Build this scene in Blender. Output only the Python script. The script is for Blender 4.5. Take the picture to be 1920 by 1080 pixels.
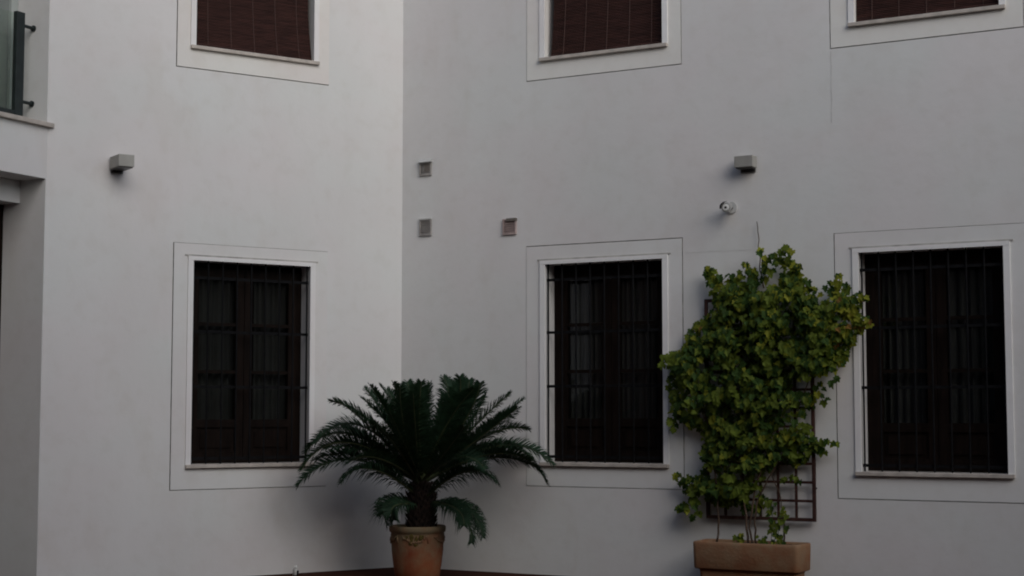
import bpy, bmesh, math, random
from mathutils import Vector, Matrix, noise

R = math.radians
random.seed(7)
for o in list(bpy.data.objects): bpy.data.objects.remove(o)
SC = bpy.context.scene
COL = SC.collection

# ------------------------------------------------------------------ camera
F = 3000.0 / 1920.0                      # focal length in frame widths
TILT = math.atan(235 / 3000)
EYE = 1.6
cam = bpy.data.cameras.new('camera')
cam.sensor_width = 36; cam.lens = 36 * F
cam.clip_end = 400; cam.clip_start = 0.05
co = bpy.data.objects.new('camera', cam); COL.objects.link(co)
co.location = (0, 0, EYE); co.rotation_euler = (R(90) + TILT, 0, 0)
SC.camera = co

# ------------------------------------------------------------------ light
SUN_EL, SUN_AZ = 25.0, 23.0              # azimuth: degrees to the right of straight behind the camera
w = bpy.data.worlds.new('World'); SC.world = w; w.use_nodes = True
nt = w.node_tree; bg = nt.nodes['Background']
sky = nt.nodes.new('ShaderNodeTexSky'); sky.sky_type = 'NISHITA'; sky.sun_disc = False
sky.sun_elevation = R(SUN_EL)
sd = Vector((math.sin(R(SUN_AZ)) * math.cos(R(SUN_EL)), -math.cos(R(SUN_AZ)) * math.cos(R(SUN_EL)), math.sin(R(SUN_EL))))
sky.sun_rotation = math.atan2(sd.x, sd.y)
sky.air_density = 1.0; sky.dust_density = 1.0; sky.ozone_density = 1.5
nt.links.new(sky.outputs[0], bg.inputs[0]); bg.inputs[1].default_value = 0.10
sl = bpy.data.lights.new('sun', 'SUN'); sl.energy = 1.75; sl.angle = R(54); sl.color = (1.0, 0.965, 0.93)
so = bpy.data.objects.new('sun', sl); COL.objects.link(so)
so.rotation_euler = sd.to_track_quat('Z', 'Y').to_euler(); so.location = (0, 0, 15)
SC.view_settings.view_transform = 'Standard'; SC.view_settings.look = 'None'
SC.view_settings.gamma = 1; SC.view_settings.exposure = 0.05
SC.render.engine = 'CYCLES'
SC.cycles.max_bounces = 8
SC.cycles.pixel_filter_type = 'BLACKMAN_HARRIS'; SC.cycles.filter_width = 2.0

# ------------------------------------------------------------------ facets of the courtyard wall
def ray(px, py):
    xc = (px - 960) / 3000; yc = (540 - py) / 3000
    return Vector((xc, math.cos(TILT) - yc * math.sin(TILT), math.sin(TILT) + yc * math.cos(TILT)))

class Facet:
    """a vertical wall plane; s runs along it, n points out into the courtyard"""
    def __init__(f, origin, d, inside=(0, 8)):
        f.o = Vector(origin); f.d = Vector(d).normalized()
        n = Vector((-f.d.y, f.d.x))
        if n.dot(Vector(inside) - f.o) < 0: n = -n
        f.n = n
    def P(f, s, n, z):
        q = f.o + f.d * s + f.n * n
        return Vector((q.x, q.y, z))
    def at(f, px, py, n=0.0):
        """metres along the wall and height of the point n in front of it that the photo shows there"""
        r = ray(px, py); o = f.o + f.n * n
        det = f.d.x * -r.y + r.x * f.d.y
        s = (-o.x * -r.y + -r.x * o.y) / det
        q = o + f.d * s; k = q.y / r.y
        return s, EYE + k * r.z

CB = (-1.16815, 16.9)
A = Facet(CB, (-4510, -3000))
B = Facet(CB, (5430, -3000))
CL = (-4.33946, 14.79048)
L = Facet(CL, (-1540, -3000))

# ------------------------------------------------------------------ materials
def mat(name, col, rough=0.7, var=0.0, scale=4.0, bump=0.0, bscale=60.0, metal=0.0, spec=0.3, col2=None, stretch=(1, 1, 1), detail=5):
    m = bpy.data.materials.new(name); m.use_nodes = True
    t = m.node_tree; b = t.nodes['Principled BSDF']
    b.inputs['Base Color'].default_value = (*col, 1); b.inputs['Roughness'].default_value = rough
    b.inputs['Metallic'].default_value = metal; b.inputs['Specular IOR Level'].default_value = spec
    tc = t.nodes.new('ShaderNodeTexCoord'); mp = t.nodes.new('ShaderNodeMapping')
    mp.inputs['Scale'].default_value = stretch
    t.links.new(tc.outputs['Object'], mp.inputs[0])
    if var > 0 or col2:
        n = t.nodes.new('ShaderNodeTexNoise'); n.inputs['Scale'].default_value = scale; n.inputs['Detail'].default_value = detail
        t.links.new(mp.outputs[0], n.inputs['Vector'])
        r = t.nodes.new('ShaderNodeValToRGB')
        c2 = col2 if col2 else tuple(max(0, c * (1 - var)) for c in col)
        c1 = tuple(min(1, c * (1 + var * 0.6)) for c in col)
        r.color_ramp.elements[0].position = 0.35; r.color_ramp.elements[1].position = 0.65
        r.color_ramp.elements[0].color = (*c2, 1); r.color_ramp.elements[1].color = (*c1, 1)
        t.links.new(n.outputs['Fac'], r.inputs[0]); t.links.new(r.outputs[0], b.inputs['Base Color'])
    if bump > 0:
        n2 = t.nodes.new('ShaderNodeTexNoise'); n2.inputs['Scale'].default_value = bscale; n2.inputs['Detail'].default_value = 4
        t.links.new(mp.outputs[0], n2.inputs['Vector'])
        bp = t.nodes.new('ShaderNodeBump'); bp.inputs['Strength'].default_value = bump; bp.inputs['Distance'].default_value = 0.01
        t.links.new(n2.outputs['Fac'], bp.inputs['Height']); t.links.new(bp.outputs[0], b.inputs['Normal'])
    return m

def plaster(name, base):
    """limewash: broad soft blotches, faint rain streaks, slightly uneven trowelled surface"""
    m = bpy.data.materials.new(name); m.use_nodes = True
    t = m.node_tree; b = t.nodes['Principled BSDF']; N = t.nodes.new; K = t.links.new
    b.inputs['Roughness'].default_value = 0.85; b.inputs['Specular IOR Level'].default_value = 0.2
    tc = N('ShaderNodeTexCoord')
    def layer(prev, scale, stretch, lo, hi, c_lo, c_hi, detail=4):
        mp = N('ShaderNodeMapping'); mp.inputs['Scale'].default_value = stretch; K(tc.outputs['Object'], mp.inputs[0])
        n = N('ShaderNodeTexNoise'); n.inputs['Scale'].default_value = scale; n.inputs['Detail'].default_value = detail
        K(mp.outputs[0], n.inputs['Vector'])
        r = N('ShaderNodeValToRGB'); r.color_ramp.elements[0].position = lo; r.color_ramp.elements[1].position = hi
        r.color_ramp.elements[0].color = (*c_lo, 1); r.color_ramp.elements[1].color = (*c_hi, 1)
        K(n.outputs['Fac'], r.inputs[0])
        x = N('ShaderNodeMix'); x.data_type = 'RGBA'; x.blend_type = 'MULTIPLY'; x.inputs[0].default_value = 1
        K(prev, x.inputs[6]); K(r.outputs[0], x.inputs[7])
        return x.outputs[2]
    c = N('ShaderNodeRGB'); c.outputs[0].default_value = (*base, 1)
    o = layer(c.outputs[0], 0.7, (1, 1, 1), 0.3, 0.7, (0.94, 0.94, 0.94), (1, 1, 1))
    o = layer(o, 0.9, (1, 1, 1.3), 0.35, 0.65, (0.985, 0.96, 0.965), (0.975, 0.99, 0.985), 2)
    o = layer(o, 1.1, (2, 2, 0.3), 0.3, 0.62, (0.975, 0.97, 0.965), (1, 1, 1), 3)
    o = layer(o, 7.0, (1, 1, 1), 0.28, 0.5, (0.965, 0.96, 0.95), (1, 1, 1))
    o = layer(o, 1.6, (1.5, 1.5, 0.5), 0.30, 0.40, (0.968, 0.958, 0.945), (1, 1, 1), 8)
    K(o, b.inputs['Base Color'])
    n2 = N('ShaderNodeTexNoise'); n2.inputs['Scale'].default_value = 9; n2.inputs['Detail'].default_value = 7
    K(tc.outputs['Object'], n2.inputs['Vector'])
    bp = N('ShaderNodeBump'); bp.inputs['Strength'].default_value = 0.13; bp.inputs['Distance'].default_value = 0.02
    K(n2.outputs['Fac'], bp.inputs['Height']); K(bp.outputs[0], b.inputs['Normal'])
    return m

M = {}
M['plaster'] = plaster('plaster', (0.745, 0.738, 0.722))
M['trim'] = plaster('trim_plaster', (0.765, 0.757, 0.74))
M['trim_up'] = plaster('upper_trim_plaster', (0.81, 0.79, 0.75))
M['mould'] = plaster('moulding_plaster', (0.86, 0.85, 0.84))
M['far'] = plaster('light_shaping_plaster', (0.235, 0.17, 0.15))  # for unseen walls, darkened and reddened to dim and warm the bounce light
M['joint'] = mat('joint', (0.44, 0.42, 0.39), 0.9, 0.3, 9)
M['hair'] = mat('hairline', (0.64, 0.63, 0.61), 0.9, 0.2, 9)
M['sill'] = mat('sill', (0.50, 0.45, 0.40), 0.6, 0.18, 9, 0.2, 40)
M['wood'] = mat('wood', (0.010, 0.006, 0.0045), 0.6, 0.4, 3, 0.2, 30, stretch=(8, 8, 1), spec=0.08)
M['iron'] = mat('iron', (0.008, 0.008, 0.009), 0.8, 0.3, 20, spec=0.1)
M['curtain'] = mat('curtain', (0.17, 0.17, 0.165), 0.9, 0.1, 4)
M['room'] = mat('room', (0.22, 0.2, 0.18), 0.9, 0.1, 2)
M['blind'] = mat('blind', (0.046, 0.018, 0.014), 0.8, 0.45, 5, 0.3, 60, stretch=(1, 1, 14))
M['cord'] = mat('cord', (0.11, 0.065, 0.055), 0.8, 0.2, 20)
M['lamp'] = mat('lamp_metal', (0.34, 0.33, 0.30), 0.5, 0.12, 6, metal=0.1)
M['lamp_dark'] = mat('lamp_glass', (0.07, 0.065, 0.06), 0.3, 0.1, 6)
M['vent'] = mat('vent_metal', (0.34, 0.32, 0.30), 0.6, 0.2, 12, 0.1)
M['vent_light'] = mat('vent_cap', (0.5, 0.5, 0.48), 0.6, 0.15, 12)
M['vent_shade'] = mat('vent_painted_shade', (0.17, 0.15, 0.13), 0.7, 0.2, 12)  # dark tone standing for shade in and on the vents
M['vent_red'] = mat('vent_rust', (0.42, 0.33, 0.31), 0.7, 0.2, 14)
M['steel'] = mat('steel', (0.55, 0.55, 0.53), 0.3, 0.1, 10, metal=0.6)
M['white'] = mat('white_plastic', (0.75, 0.75, 0.72), 0.4, 0.06, 10)
M['black'] = mat('black_plastic', (0.02, 0.02, 0.02), 0.4, 0.1, 10)
M['railmetal'] = mat('rail_metal', (0.020, 0.027, 0.027), 0.5, 0.2, 10)
M['doorframe'] = mat('door_frame', (0.40, 0.43, 0.41), 0.5, 0.1, 6)
M['trellis'] = mat('trellis_wood', (0.050, 0.020, 0.015), 0.7, 0.35, 5, 0.3, 50, stretch=(2, 2, 2))
M['bark'] = mat('bark', (0.07, 0.045, 0.03), 0.9, 0.4, 12, 0.6, 60)
M['trunk'] = mat('cycad_trunk', (0.020, 0.012, 0.009), 0.95, 0.6, 18, 0.8, 60)
M['soil'] = mat('soil', (0.03, 0.02, 0.014), 1, 0.4, 20, 0.8, 60)
M['tile'] = None

def terracotta(name, c1, c2, moss, zlo, zhi, amount):
    m = bpy.data.materials.new(name); m.use_nodes = True
    t = m.node_tree; b = t.nodes['Principled BSDF']; N = t.nodes.new; K = t.links.new
    b.inputs['Roughness'].default_value = 0.85; b.inputs['Specular IOR Level'].default_value = 0.2
    tc = N('ShaderNodeTexCoord')
    n = N('ShaderNodeTexNoise'); n.inputs['Scale'].default_value = 4.5; n.inputs['Detail'].default_value = 6
    K(tc.outputs['Object'], n.inputs['Vector'])
    r = N('ShaderNodeValToRGB'); r.color_ramp.elements[0].position = 0.36; r.color_ramp.elements[1].position = 0.64
    r.color_ramp.elements[0].color = (*c1, 1); r.color_ramp.elements[1].color = (*c2, 1); K(n.outputs['Fac'], r.inputs[0])
    # pale lime and moss creeping down from the rim
    sp = N('ShaderNodeSeparateXYZ'); K(tc.outputs['Object'], sp.inputs[0])
    n3 = N('ShaderNodeTexNoise'); n3.inputs['Scale'].default_value = 9; n3.inputs['Detail'].default_value = 5
    K(tc.outputs['Object'], n3.inputs['Vector'])
    mr = N('ShaderNodeMapRange'); mr.inputs[1].default_value = zlo; mr.inputs[2].default_value = zhi; K(sp.outputs[2], mr.inputs[0])
    ad = N('ShaderNodeMath'); ad.operation = 'MULTIPLY_ADD'; K(n3.outputs['Fac'], ad.inputs[0]); ad.inputs[1].default_value = 1.6; ad.inputs[2].default_value = -0.8
    a2 = N('ShaderNodeMath'); a2.operation = 'ADD'; a2.use_clamp = True; K(ad.outputs[0], a2.inputs[0]); K(mr.outputs[0], a2.inputs[1])
    a3 = N('ShaderNodeMath'); a3.operation = 'MULTIPLY'; K(a2.outputs[0], a3.inputs[0]); a3.inputs[1].default_value = amount
    x = N('ShaderNodeMix'); x.data_type = 'RGBA'; K(a3.outputs[0], x.inputs[0]); K(r.outputs[0], x.inputs[6]); x.inputs[7].default_value = (*moss, 1)
    K(x.outputs[2], b.inputs['Base Color'])
    n2 = N('ShaderNodeTexNoise'); n2.inputs['Scale'].default_value = 40; n2.inputs['Detail'].default_value = 4; K(tc.outputs['Object'], n2.inputs['Vector'])
    bp = N('ShaderNodeBump'); bp.inputs['Strength'].default_value = 0.4; bp.inputs['Distance'].default_value = 0.01
    K(n2.outputs['Fac'], bp.inputs['Height']); K(bp.outputs[0], b.inputs['Normal'])
    return m
M['pot'] = terracotta('pot_terracotta', (0.19, 0.050, 0.022), (0.25, 0.090, 0.038), (0.17, 0.14, 0.085), 0.12, 0.54, 0.95)
M['planter'] = terracotta('planter_terracotta', (0.25, 0.105, 0.050), (0.30, 0.16, 0.082), (0.26, 0.20, 0.13), 0.0, 0.7, 0.6)
M['moss'] = mat('moss_stain', (0.09, 0.065, 0.015), 0.95, 0.4, 25)

def leafmat(name, c, var=0.4, trans=0.25):
    m = mat(name, c, 0.65, var, 14, spec=0.14)
    t = m.node_tree; b = t.nodes['Principled BSDF']; out = t.nodes['Material Output']
    tr = t.nodes.new('ShaderNodeBsdfTranslucent'); tr.inputs[0].default_value = (c[0] * 1.3, c[1] * 1.5, c[2] * 0.8, 1)
    mx = t.nodes.new('ShaderNodeMixShader'); mx.inputs[0].default_value = trans
    t.links.new(b.outputs[0], mx.inputs[1]); t.links.new(tr.outputs[0], mx.inputs[2]); t.links.new(mx.outputs[0], out.inputs[0])
    return m
M['leaf'] = leafmat('leaf_green', (0.125, 0.165, 0.024), trans=.36)
M['leaf_dark'] = leafmat('leaf_deep_green', (0.040, 0.078, 0.016), trans=.3)
M['leaf_yellow'] = leafmat('leaf_yellow_green', (0.24, 0.25, 0.03), trans=.35)
M['leaf_brown'] = leafmat('leaf_autumn', (0.22, 0.12, 0.03))
M['frond'] = leafmat('frond_green', (0.020, 0.044, 0.024), 0.45, 0.15)
M['rachis'] = mat('rachis', (0.05, 0.06, 0.025), 0.6, 0.3, 10)

def glass(name, tint=(0.75, 0.8, 0.8), refl=0.08):
    m = bpy.data.materials.new(name); m.use_nodes = True
    t = m.node_tree; out = t.nodes['Material Output']; t.nodes.remove(t.nodes['Principled BSDF'])
    tr = t.nodes.new('ShaderNodeBsdfTransparent'); tr.inputs[0].default_value = (*tint, 1)
    gl = t.nodes.new('ShaderNodeBsdfGlossy'); gl.inputs['Roughness'].default_value = 0.03
    fr = t.nodes.new('ShaderNodeFresnel'); fr.inputs[0].default_value = 1.5
    mx = t.nodes.new('ShaderNodeMixShader')
    ge = t.nodes.new('ShaderNodeNewGeometry'); sb = t.nodes.new('ShaderNodeMath'); sb.operation = 'SUBTRACT'; sb.inputs[0].default_value = 1
    mu = t.nodes.new('ShaderNodeMath'); mu.operation = 'MULTIPLY'      # only the outer face of the pane mirrors
    t.links.new(ge.outputs['Backfacing'], sb.inputs[1]); t.links.new(sb.outputs[0], mu.inputs[0]); t.links.new(fr.outputs[0], mu.inputs[1])
    t.links.new(mu.outputs[0], mx.inputs[0]); t.links.new(tr.outputs[0], mx.inputs[1]); t.links.new(gl.outputs[0], mx.inputs[2])
    t.links.new(mx.outputs[0], out.inputs[0])
    return m
M['glass'] = glass('glass', (0.60, 0.61, 0.60))
M['glass_green'] = glass('green_glass', (0.88, 0.92, 0.89))

def tilemat():
    m = bpy.data.materials.new('floor_tiles'); m.use_nodes = True
    t = m.node_tree; b = t.nodes['Principled BSDF']; N = t.nodes.new; K = t.links.new
    b.inputs['Roughness'].default_value = 0.95; b.inputs['Specular IOR Level'].default_value = 0.08
    tc = N('ShaderNodeTexCoord'); mp = N('ShaderNodeMapping'); mp.inputs['Rotation'].default_value = (0, 0, R(33)); K(tc.outputs['Object'], mp.inputs[0])
    br = N('ShaderNodeTexBrick'); br.offset = 0.5; br.inputs['Scale'].default_value = 1.0
    br.inputs['Brick Width'].default_value = 0.3; br.inputs['Row Height'].default_value = 0.3; br.inputs['Mortar Size'].default_value = 0.006
    br.inputs['Color1'].default_value = (0.055, 0.018, 0.010, 1); br.inputs['Color2'].default_value = (0.035, 0.012, 0.007, 1); br.inputs['Mortar'].default_value = (0.04, 0.025, 0.02, 1)
    K(mp.outputs[0], br.inputs['Vector']); K(br.outputs['Color'], b.inputs['Base Color'])
    bp = N('ShaderNodeBump'); bp.inputs['Strength'].default_value = 0.3; bp.invert = True; K(br.outputs['Fac'], bp.inputs['Height']); K(bp.outputs[0], b.inputs['Normal'])
    return m
M['tile'] = tilemat()

# ------------------------------------------------------------------ mesh helpers
class MB:
    """collects shapes in world metres; build() links them as ONE mesh object under its thing"""
    def __init__(s): s.v = []; s.f = []; s.mi = []
    def add(s, vs, fs, mi=0):
        b = len(s.v); s.v += [Vector(v) for v in vs]
        for f in fs: s.f.append([b + i for i in f]); s.mi.append(mi)
    def quad(s, a, b, c, d, mi=0): s.add([a, b, c, d], [(0, 1, 2, 3)], mi)
    def fbox(s, fc, s0, s1, n0, n1, z0, z1, mi=0):
        vs = [fc.P(x, y, z) for x in (s0, s1) for y in (n0, n1) for z in (z0, z1)]
        s.add(vs, [(0, 1, 3, 2), (4, 6, 7, 5), (0, 4, 5, 1), (2, 3, 7, 6), (0, 2, 6, 4), (1, 5, 7, 3)], mi)
    def tube(s, pts, rad, seg=8, mi=0, cap=True):
        pts = [Vector(p) for p in pts]
        if not hasattr(rad, '__len__'): rad = [rad] * len(pts)
        rings = []
        for i, p in enumerate(pts):
            t = (pts[min(i + 1, len(pts) - 1)] - pts[max(i - 1, 0)]).normalized()
            up = Vector((0, 0, 1)) if abs(t.z) < 0.9 else Vector((1, 0, 0))
            a = t.cross(up).normalized(); b = t.cross(a)
            rings.append([p + (a * math.cos(2 * math.pi * k / seg) + b * math.sin(2 * math.pi * k / seg)) * rad[i] for k in range(seg)])
        vs = [v for r_ in rings for v in r_]; fs = []
        for i in range(len(pts) - 1):
            for k in range(seg):
                k2 = (k + 1) % seg
                fs.append((i * seg + k, i * seg + k2, (i + 1) * seg + k2, (i + 1) * seg + k))
        if cap: fs.append(tuple(range(seg))); fs.append(tuple(range((len(pts) - 1) * seg, len(pts) * seg)))
        s.add(vs, fs, mi)
    def lathe(s, c, prof, seg=40, mi=0, wob=0.0):
        vs = []; fs = []
        for r_, z in prof:
            for k in range(seg):
                a = 2 * math.pi * k / seg; rr = r_ * (1 + wob * noise.noise(Vector((math.cos(a), math.sin(a), z * 3)) * 1.5))
                vs.append((c[0] + rr * math.cos(a), c[1] + rr * math.sin(a), c[2] + z))
        for i in range(len(prof) - 1):
            for k in range(seg):
                k2 = (k + 1) % seg
                fs.append((i * seg + k, i * seg + k2, (i + 1) * seg + k2, (i + 1) * seg + k))
        s.add(vs, fs, mi)
    def build(s, name, mats, parent=None, origin=None, smooth=False, bevel=0, recalc=True):
        if origin is None: origin = parent_origin(parent)
        origin = Vector(origin)
        me = bpy.data.meshes.new(name); me.from_pydata([v - origin for v in s.v], [], s.f)
        if not isinstance(mats, (list, tuple)): mats = [mats]
        for m in mats: me.materials.append(m)
        for p, mi in zip(me.polygons, s.mi): p.material_index = mi; p.use_smooth = smooth
        if recalc:
            bm = bmesh.new(); bm.from_mesh(me); bmesh.ops.recalc_face_normals(bm, faces=bm.faces); bm.to_mesh(me); bm.free()
        o = bpy.data.objects.new(name, me); COL.objects.link(o)
        if parent: o.parent = parent; o.location = origin - parent_origin(parent)
        else: o.location = origin
        if bevel:
            b = o.modifiers.new('bevel', 'BEVEL'); b.width = bevel; b.segments = 2; b.limit_method = 'ANGLE'
        return o

def parent_origin(p):
    v = Vector((0, 0, 0))
    while p is not None: v += p.location; p = p.parent
    return v

def tag(o, label=None, cat=None, group=None, kind=None):
    if label: o['label'] = label
    if cat: o['category'] = cat
    if group: o['group'] = group
    if kind: o['kind'] = kind
    return o

def thing(name, loc, label, cat, group=None):
    o = bpy.data.objects.new(name, None); COL.objects.link(o); o.location = loc; o.empty_display_size = 0.2
    return tag(o, label, cat, group)

# ------------------------------------------------------------------ ground
g = MB(); g.quad((-60, -60, 0), (60, -60, 0), (60, 60, 0), (-60, 60, 0))
tag(g.build('ground', M['tile'], origin=(0, 0, 0)), kind='structure')

# ------------------------------------------------------------------ the building
bld = thing('courtyard_building', (CB[0], CB[1], 0), 'white plastered courtyard building with shuttered and barred windows round its folded walls', 'building')
WALL_TOP = 8.3

def wall_sheet(fc, s0, s1, holes, top=WALL_TOP, m=None, z0=-0.05):
    """plaster face with real openings (s0, s1, z0, z1)"""
    mb = MB()
    ss = sorted({s0, s1, *[h[0] for h in holes], *[h[1] for h in holes]})
    zs = sorted({z0, top, *[h[2] for h in holes], *[h[3] for h in holes]})
    for i in range(len(ss) - 1):
        for j in range(len(zs) - 1):
            cs, cz = (ss[i] + ss[i + 1]) / 2, (zs[j] + zs[j + 1]) / 2
            if any(h[0] < cs < h[1] and h[2] < cz < h[3] for h in holes): continue
            mb.quad(fc.P(ss[i], 0, zs[j]), fc.P(ss[i + 1], 0, zs[j]), fc.P(ss[i + 1], 0, zs[j + 1]), fc.P(ss[i], 0, zs[j + 1]))
    o = mb.build('wall', m or M['plaster'], bld, recalc=False)
    pm = MB(); pm.fbox(fc, s0, s1, -0.45, 0.06, top, top + 0.14)
    pm.build('coping', M['trim'], bld)
    return o

# openings: (s0, s1), surround outer (u0, u1), grooves (left, right, top, bottom)
LW = 'lower'; UP = 'upper'
wins = [
    (A, 1.075, 2.350, 1.100, 3.100, (0.880, 2.555, 0.858, 3.262), dict(hi=.012, lo=0, top=.005, bot=.010), LW),
    (A, 1.060, 2.360, 5.222, 7.222, (0.885, 2.557, 4.994, 7.42), dict(hi=.012, lo=0, top=.008, bot=.012), UP),
    (B, 1.715, 3.008, 1.110, 3.100, (1.500, 3.215, 0.872, 3.292), dict(lo=.006, hi=.010, top=.012, bot=.009), LW),
    (B, 1.715, 3.025, 5.205, 7.205, (1.505, 3.220, 4.984, 7.42), dict(lo=.008, hi=.008, top=.008, bot=.011), UP),
    (B, 4.938, 6.235, 1.072, 3.062, (4.712, 6.450, 0.826, 3.250), dict(lo=.012, hi=.010, top=.006, bot=.011), LW),
    (B, 4.938, 6.250, 5.182, 7.182, (4.705, 6.455, 4.968, 7.42), dict(lo=.012, hi=.008, top=.008, bot=.012), UP),
]
RV = 0.20                                 # depth of the window reveals

def make_window(fc, s0, s1, z0, z1, u, g, kind):
    # surround band set in the wall with a narrow joint around it
    u0, u1, b0, b1 = u
    g = {k_: v_ * .72 for k_, v_ in g.items()}
    i0, i1, j0, j1 = u0 + g['lo'], u1 - g['hi'], b0 + g['bot'], b1 - g['top']
    mb = MB()
    def ring(a0, a1, c0, c1, e0, e1, f0, f1, n, mi=0):
        for (p, q, r_, t) in ((a0, a1, c0, f0), (a0, a1, f1, c1), (a0, e0, f0, f1), (e1, a1, f0, f1)):
            if q - p > 1e-6 and t - r_ > 1e-6:
                mb.quad(fc.P(p, n, r_), fc.P(q, n, r_), fc.P(q, n, t), fc.P(p, n, t), mi)
    ring(i0, i1, j0, j1, s0, s1, z0, z1, 0.004)
    # outer edge of the band, floor of the joint, outer edge of the wall at the joint
    def sides(a0, a1, c0, c1, n0, n1, mi=0):
        for (p, q) in (((a0, c0), (a1, c0)), ((a1, c0), (a1, c1)), ((a1, c1), (a0, c1)), ((a0, c1), (a0, c0))):
            mb.quad(fc.P(p[0], n0, p[1]), fc.P(q[0], n0, q[1]), fc.P(q[0], n1, q[1]), fc.P(p[0], n1, p[1]), mi)
    sides(i0, i1, j0, j1, 0.004, -0.025, 1)
    sides(u0, u1, b0, b1, 0.0, -0.025, 1)
    ring(u0, u1, b0, b1, i0, i1, j0, j1, -0.024, 1)
    sides(s0, s1, z0, z1, 0.004, -RV - 0.06, 0)
    win = mb.build('window', [M['trim'] if kind == LW else M['trim_up'], M['joint']], bld, origin=fc.P((s0 + s1) / 2, 0, z0), recalc=False)
    # raised moulding round the opening, a dark strip above painted as drip-edge shadow
    t = 0.052
    am = MB()
    am.fbox(fc, s0 - t, s0 + 0.004, 0.005, 0.018, z0, z1)
    am.fbox(fc, s1 - 0.004, s1 + t, 0.005, 0.018, z0, z1)
    am.fbox(fc, s0 - t, s1 + t, 0.005, 0.020, z1 - 0.004, z1 + 0.035)
    am.build('architrave', M['mould'], win)
    jm = MB(); jm.fbox(fc, s0 - t - 0.03, s1 + t + 0.03, 0.005, 0.012, z1 + 0.036, z1 + 0.050)
    jm.build('shadow_line', M['joint'], win)
    sm = MB(); sm.fbox(fc, s0 - 0.052, s1 + 0.052, 0.005, 0.042, z0 - 0.032, z0 + 0.004)
    sm.fbox(fc, s0 + 0.001, s1 - 0.001, -RV - 0.05, 0.0045, z0 - 0.030, z0 + 0.006)
    sm.build('sill', M['sill'], win, bevel=0.005)
    # casements
    n0, n1 = -RV - 0.055, -RV
    fm = MB()
    fm.fbox(fc, s0 + .001, s0 + .06, n0, n1, z0 + .01, z1 - .001); fm.fbox(fc, s1 - .06, s1 - .001, n0, n1, z0 + .01, z1 - .001)
    fm.fbox(fc, s0 + .06, s1 - .06, n0, n1, z1 - .06, z1 - .001); fm.fbox(fc, s0 + .06, s1 - .06, n0, n1, z0 + .01, z0 + .05)
    fm.build('frame', M['wood'], win)
    mid = (s0 + s1) / 2
    gz0, gz1 = z0 + 0.44, z1 - 0.14
    for a, b in ((s0 + .062, mid - .003), (mid + .003, s1 - .062)):
        cm = MB(); st = 0.085
        y0, y1 = n0 + .008, n1 + .010
        cm.fbox(fc, a, a + st, y0, y1, z0 + .052, z1 - .062); cm.fbox(fc, b - st, b, y0, y1, z0 + .052, z1 - .062)
        cm.fbox(fc, a + st, b - st, y0, y1, gz1, z1 - .062)
        cm.fbox(fc, a + st, b - st, y0, y1, gz0 - .08, gz0)
        cm.fbox(fc, a + st, b - st, y0, y1, z0 + .052, z0 + .12)
        cm.fbox(fc, a + st, b - st, y0 + .008, y1 - .02, z0 + .12, gz0 - .08)
        cm.fbox(fc, a + st + .04, b - st - .04, y1 - .021, y1 - .006, z0 + .16, gz0 - .12)
        for k in (1, 2):
            zz = gz0 + (gz1 - gz0) * k / 3
            cm.fbox(fc, a + st, b - st, y0 + .004, y1 - .006, zz - .016, zz + .016)
        cm.build('casement', M['wood'], win)
        pm = MB(); pm.fbox(fc, a + st, b - st, y0 + .012, y0 + .016, gz0, gz1)
        pm.build('pane', M['glass'], win)
        # gathered curtain a hand's breadth behind the pane
        um = MB(); N_ = 46; vs = []
        ca, cb = a + .01, b - .01
        if random.random() < 0.6: cb = a + (b - a) * random.uniform(.72, 1)
        for k in range(N_ + 1):
            q = k / N_; dd = n0 - .045 + .028 * math.sin(q * 38 + a * 7) + .012 * math.sin(q * 91)
            vs += [fc.P(ca + (cb - ca) * q, dd, gz0 - .1), fc.P(ca + (cb - ca) * q, dd, gz1 + .02)]
        um.add(vs, [(2 * k, 2 * k + 2, 2 * k + 3, 2 * k + 1) for k in range(N_)])
        um.build('curtain', M['curtain'], win, smooth=True, recalc=False)
    # dim room lining
    rm = MB(); d = -1.5; q0 = -RV - .06
    for (p, q) in (((s0, z0), (s1, z0)), ((s1, z0), (s1, z1)), ((s1, z1), (s0, z1)), ((s0, z1), (s0, z0))):
        rm.quad(fc.P(p[0], q0, p[1]), fc.P(q[0], q0, q[1]), fc.P(q[0], d, q[1]), fc.P(p[0], d, p[1]))
    rm.quad(fc.P(s0, d, z0), fc.P(s1, d, z0), fc.P(s1, d, z1), fc.P(s0, d, z1))
    rm.build('interior_wall', M['room'], win, recalc=False)
    if kind == LW:
        gm = MB(); nb = 9; y = -0.028
        for k in range(nb):
            x = s0 + .022 + (s1 - s0 - .044) * k / (nb - 1)
            gm.tube([fc.P(x, y, z0 + .006), fc.P(x, y, z1)], 0.0085, 8)
        for zz in (1.16, 1.86, 2.40, 2.93):
            zz = zz + (z0 - 1.1)
            gm.fbox(fc, s0 - .0, s1 + .0, y - .017, y - .011, zz - .014, zz + .014)
        gm.build('grille', M['iron'], win)
    return win

for wdef in wins: make_window(*wdef)

def holes(fc): return [(w_[5][0], w_[5][1], w_[5][2], w_[5][3]) for w_ in wins if w_[0] is fc]
A_LEN = (Vector(CL) - Vector(CB)).length
wall_sheet(A, 0, A_LEN, holes(A))
B_LEN = 8.2
wall_sheet(B, 0, B_LEN, holes(B))

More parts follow.
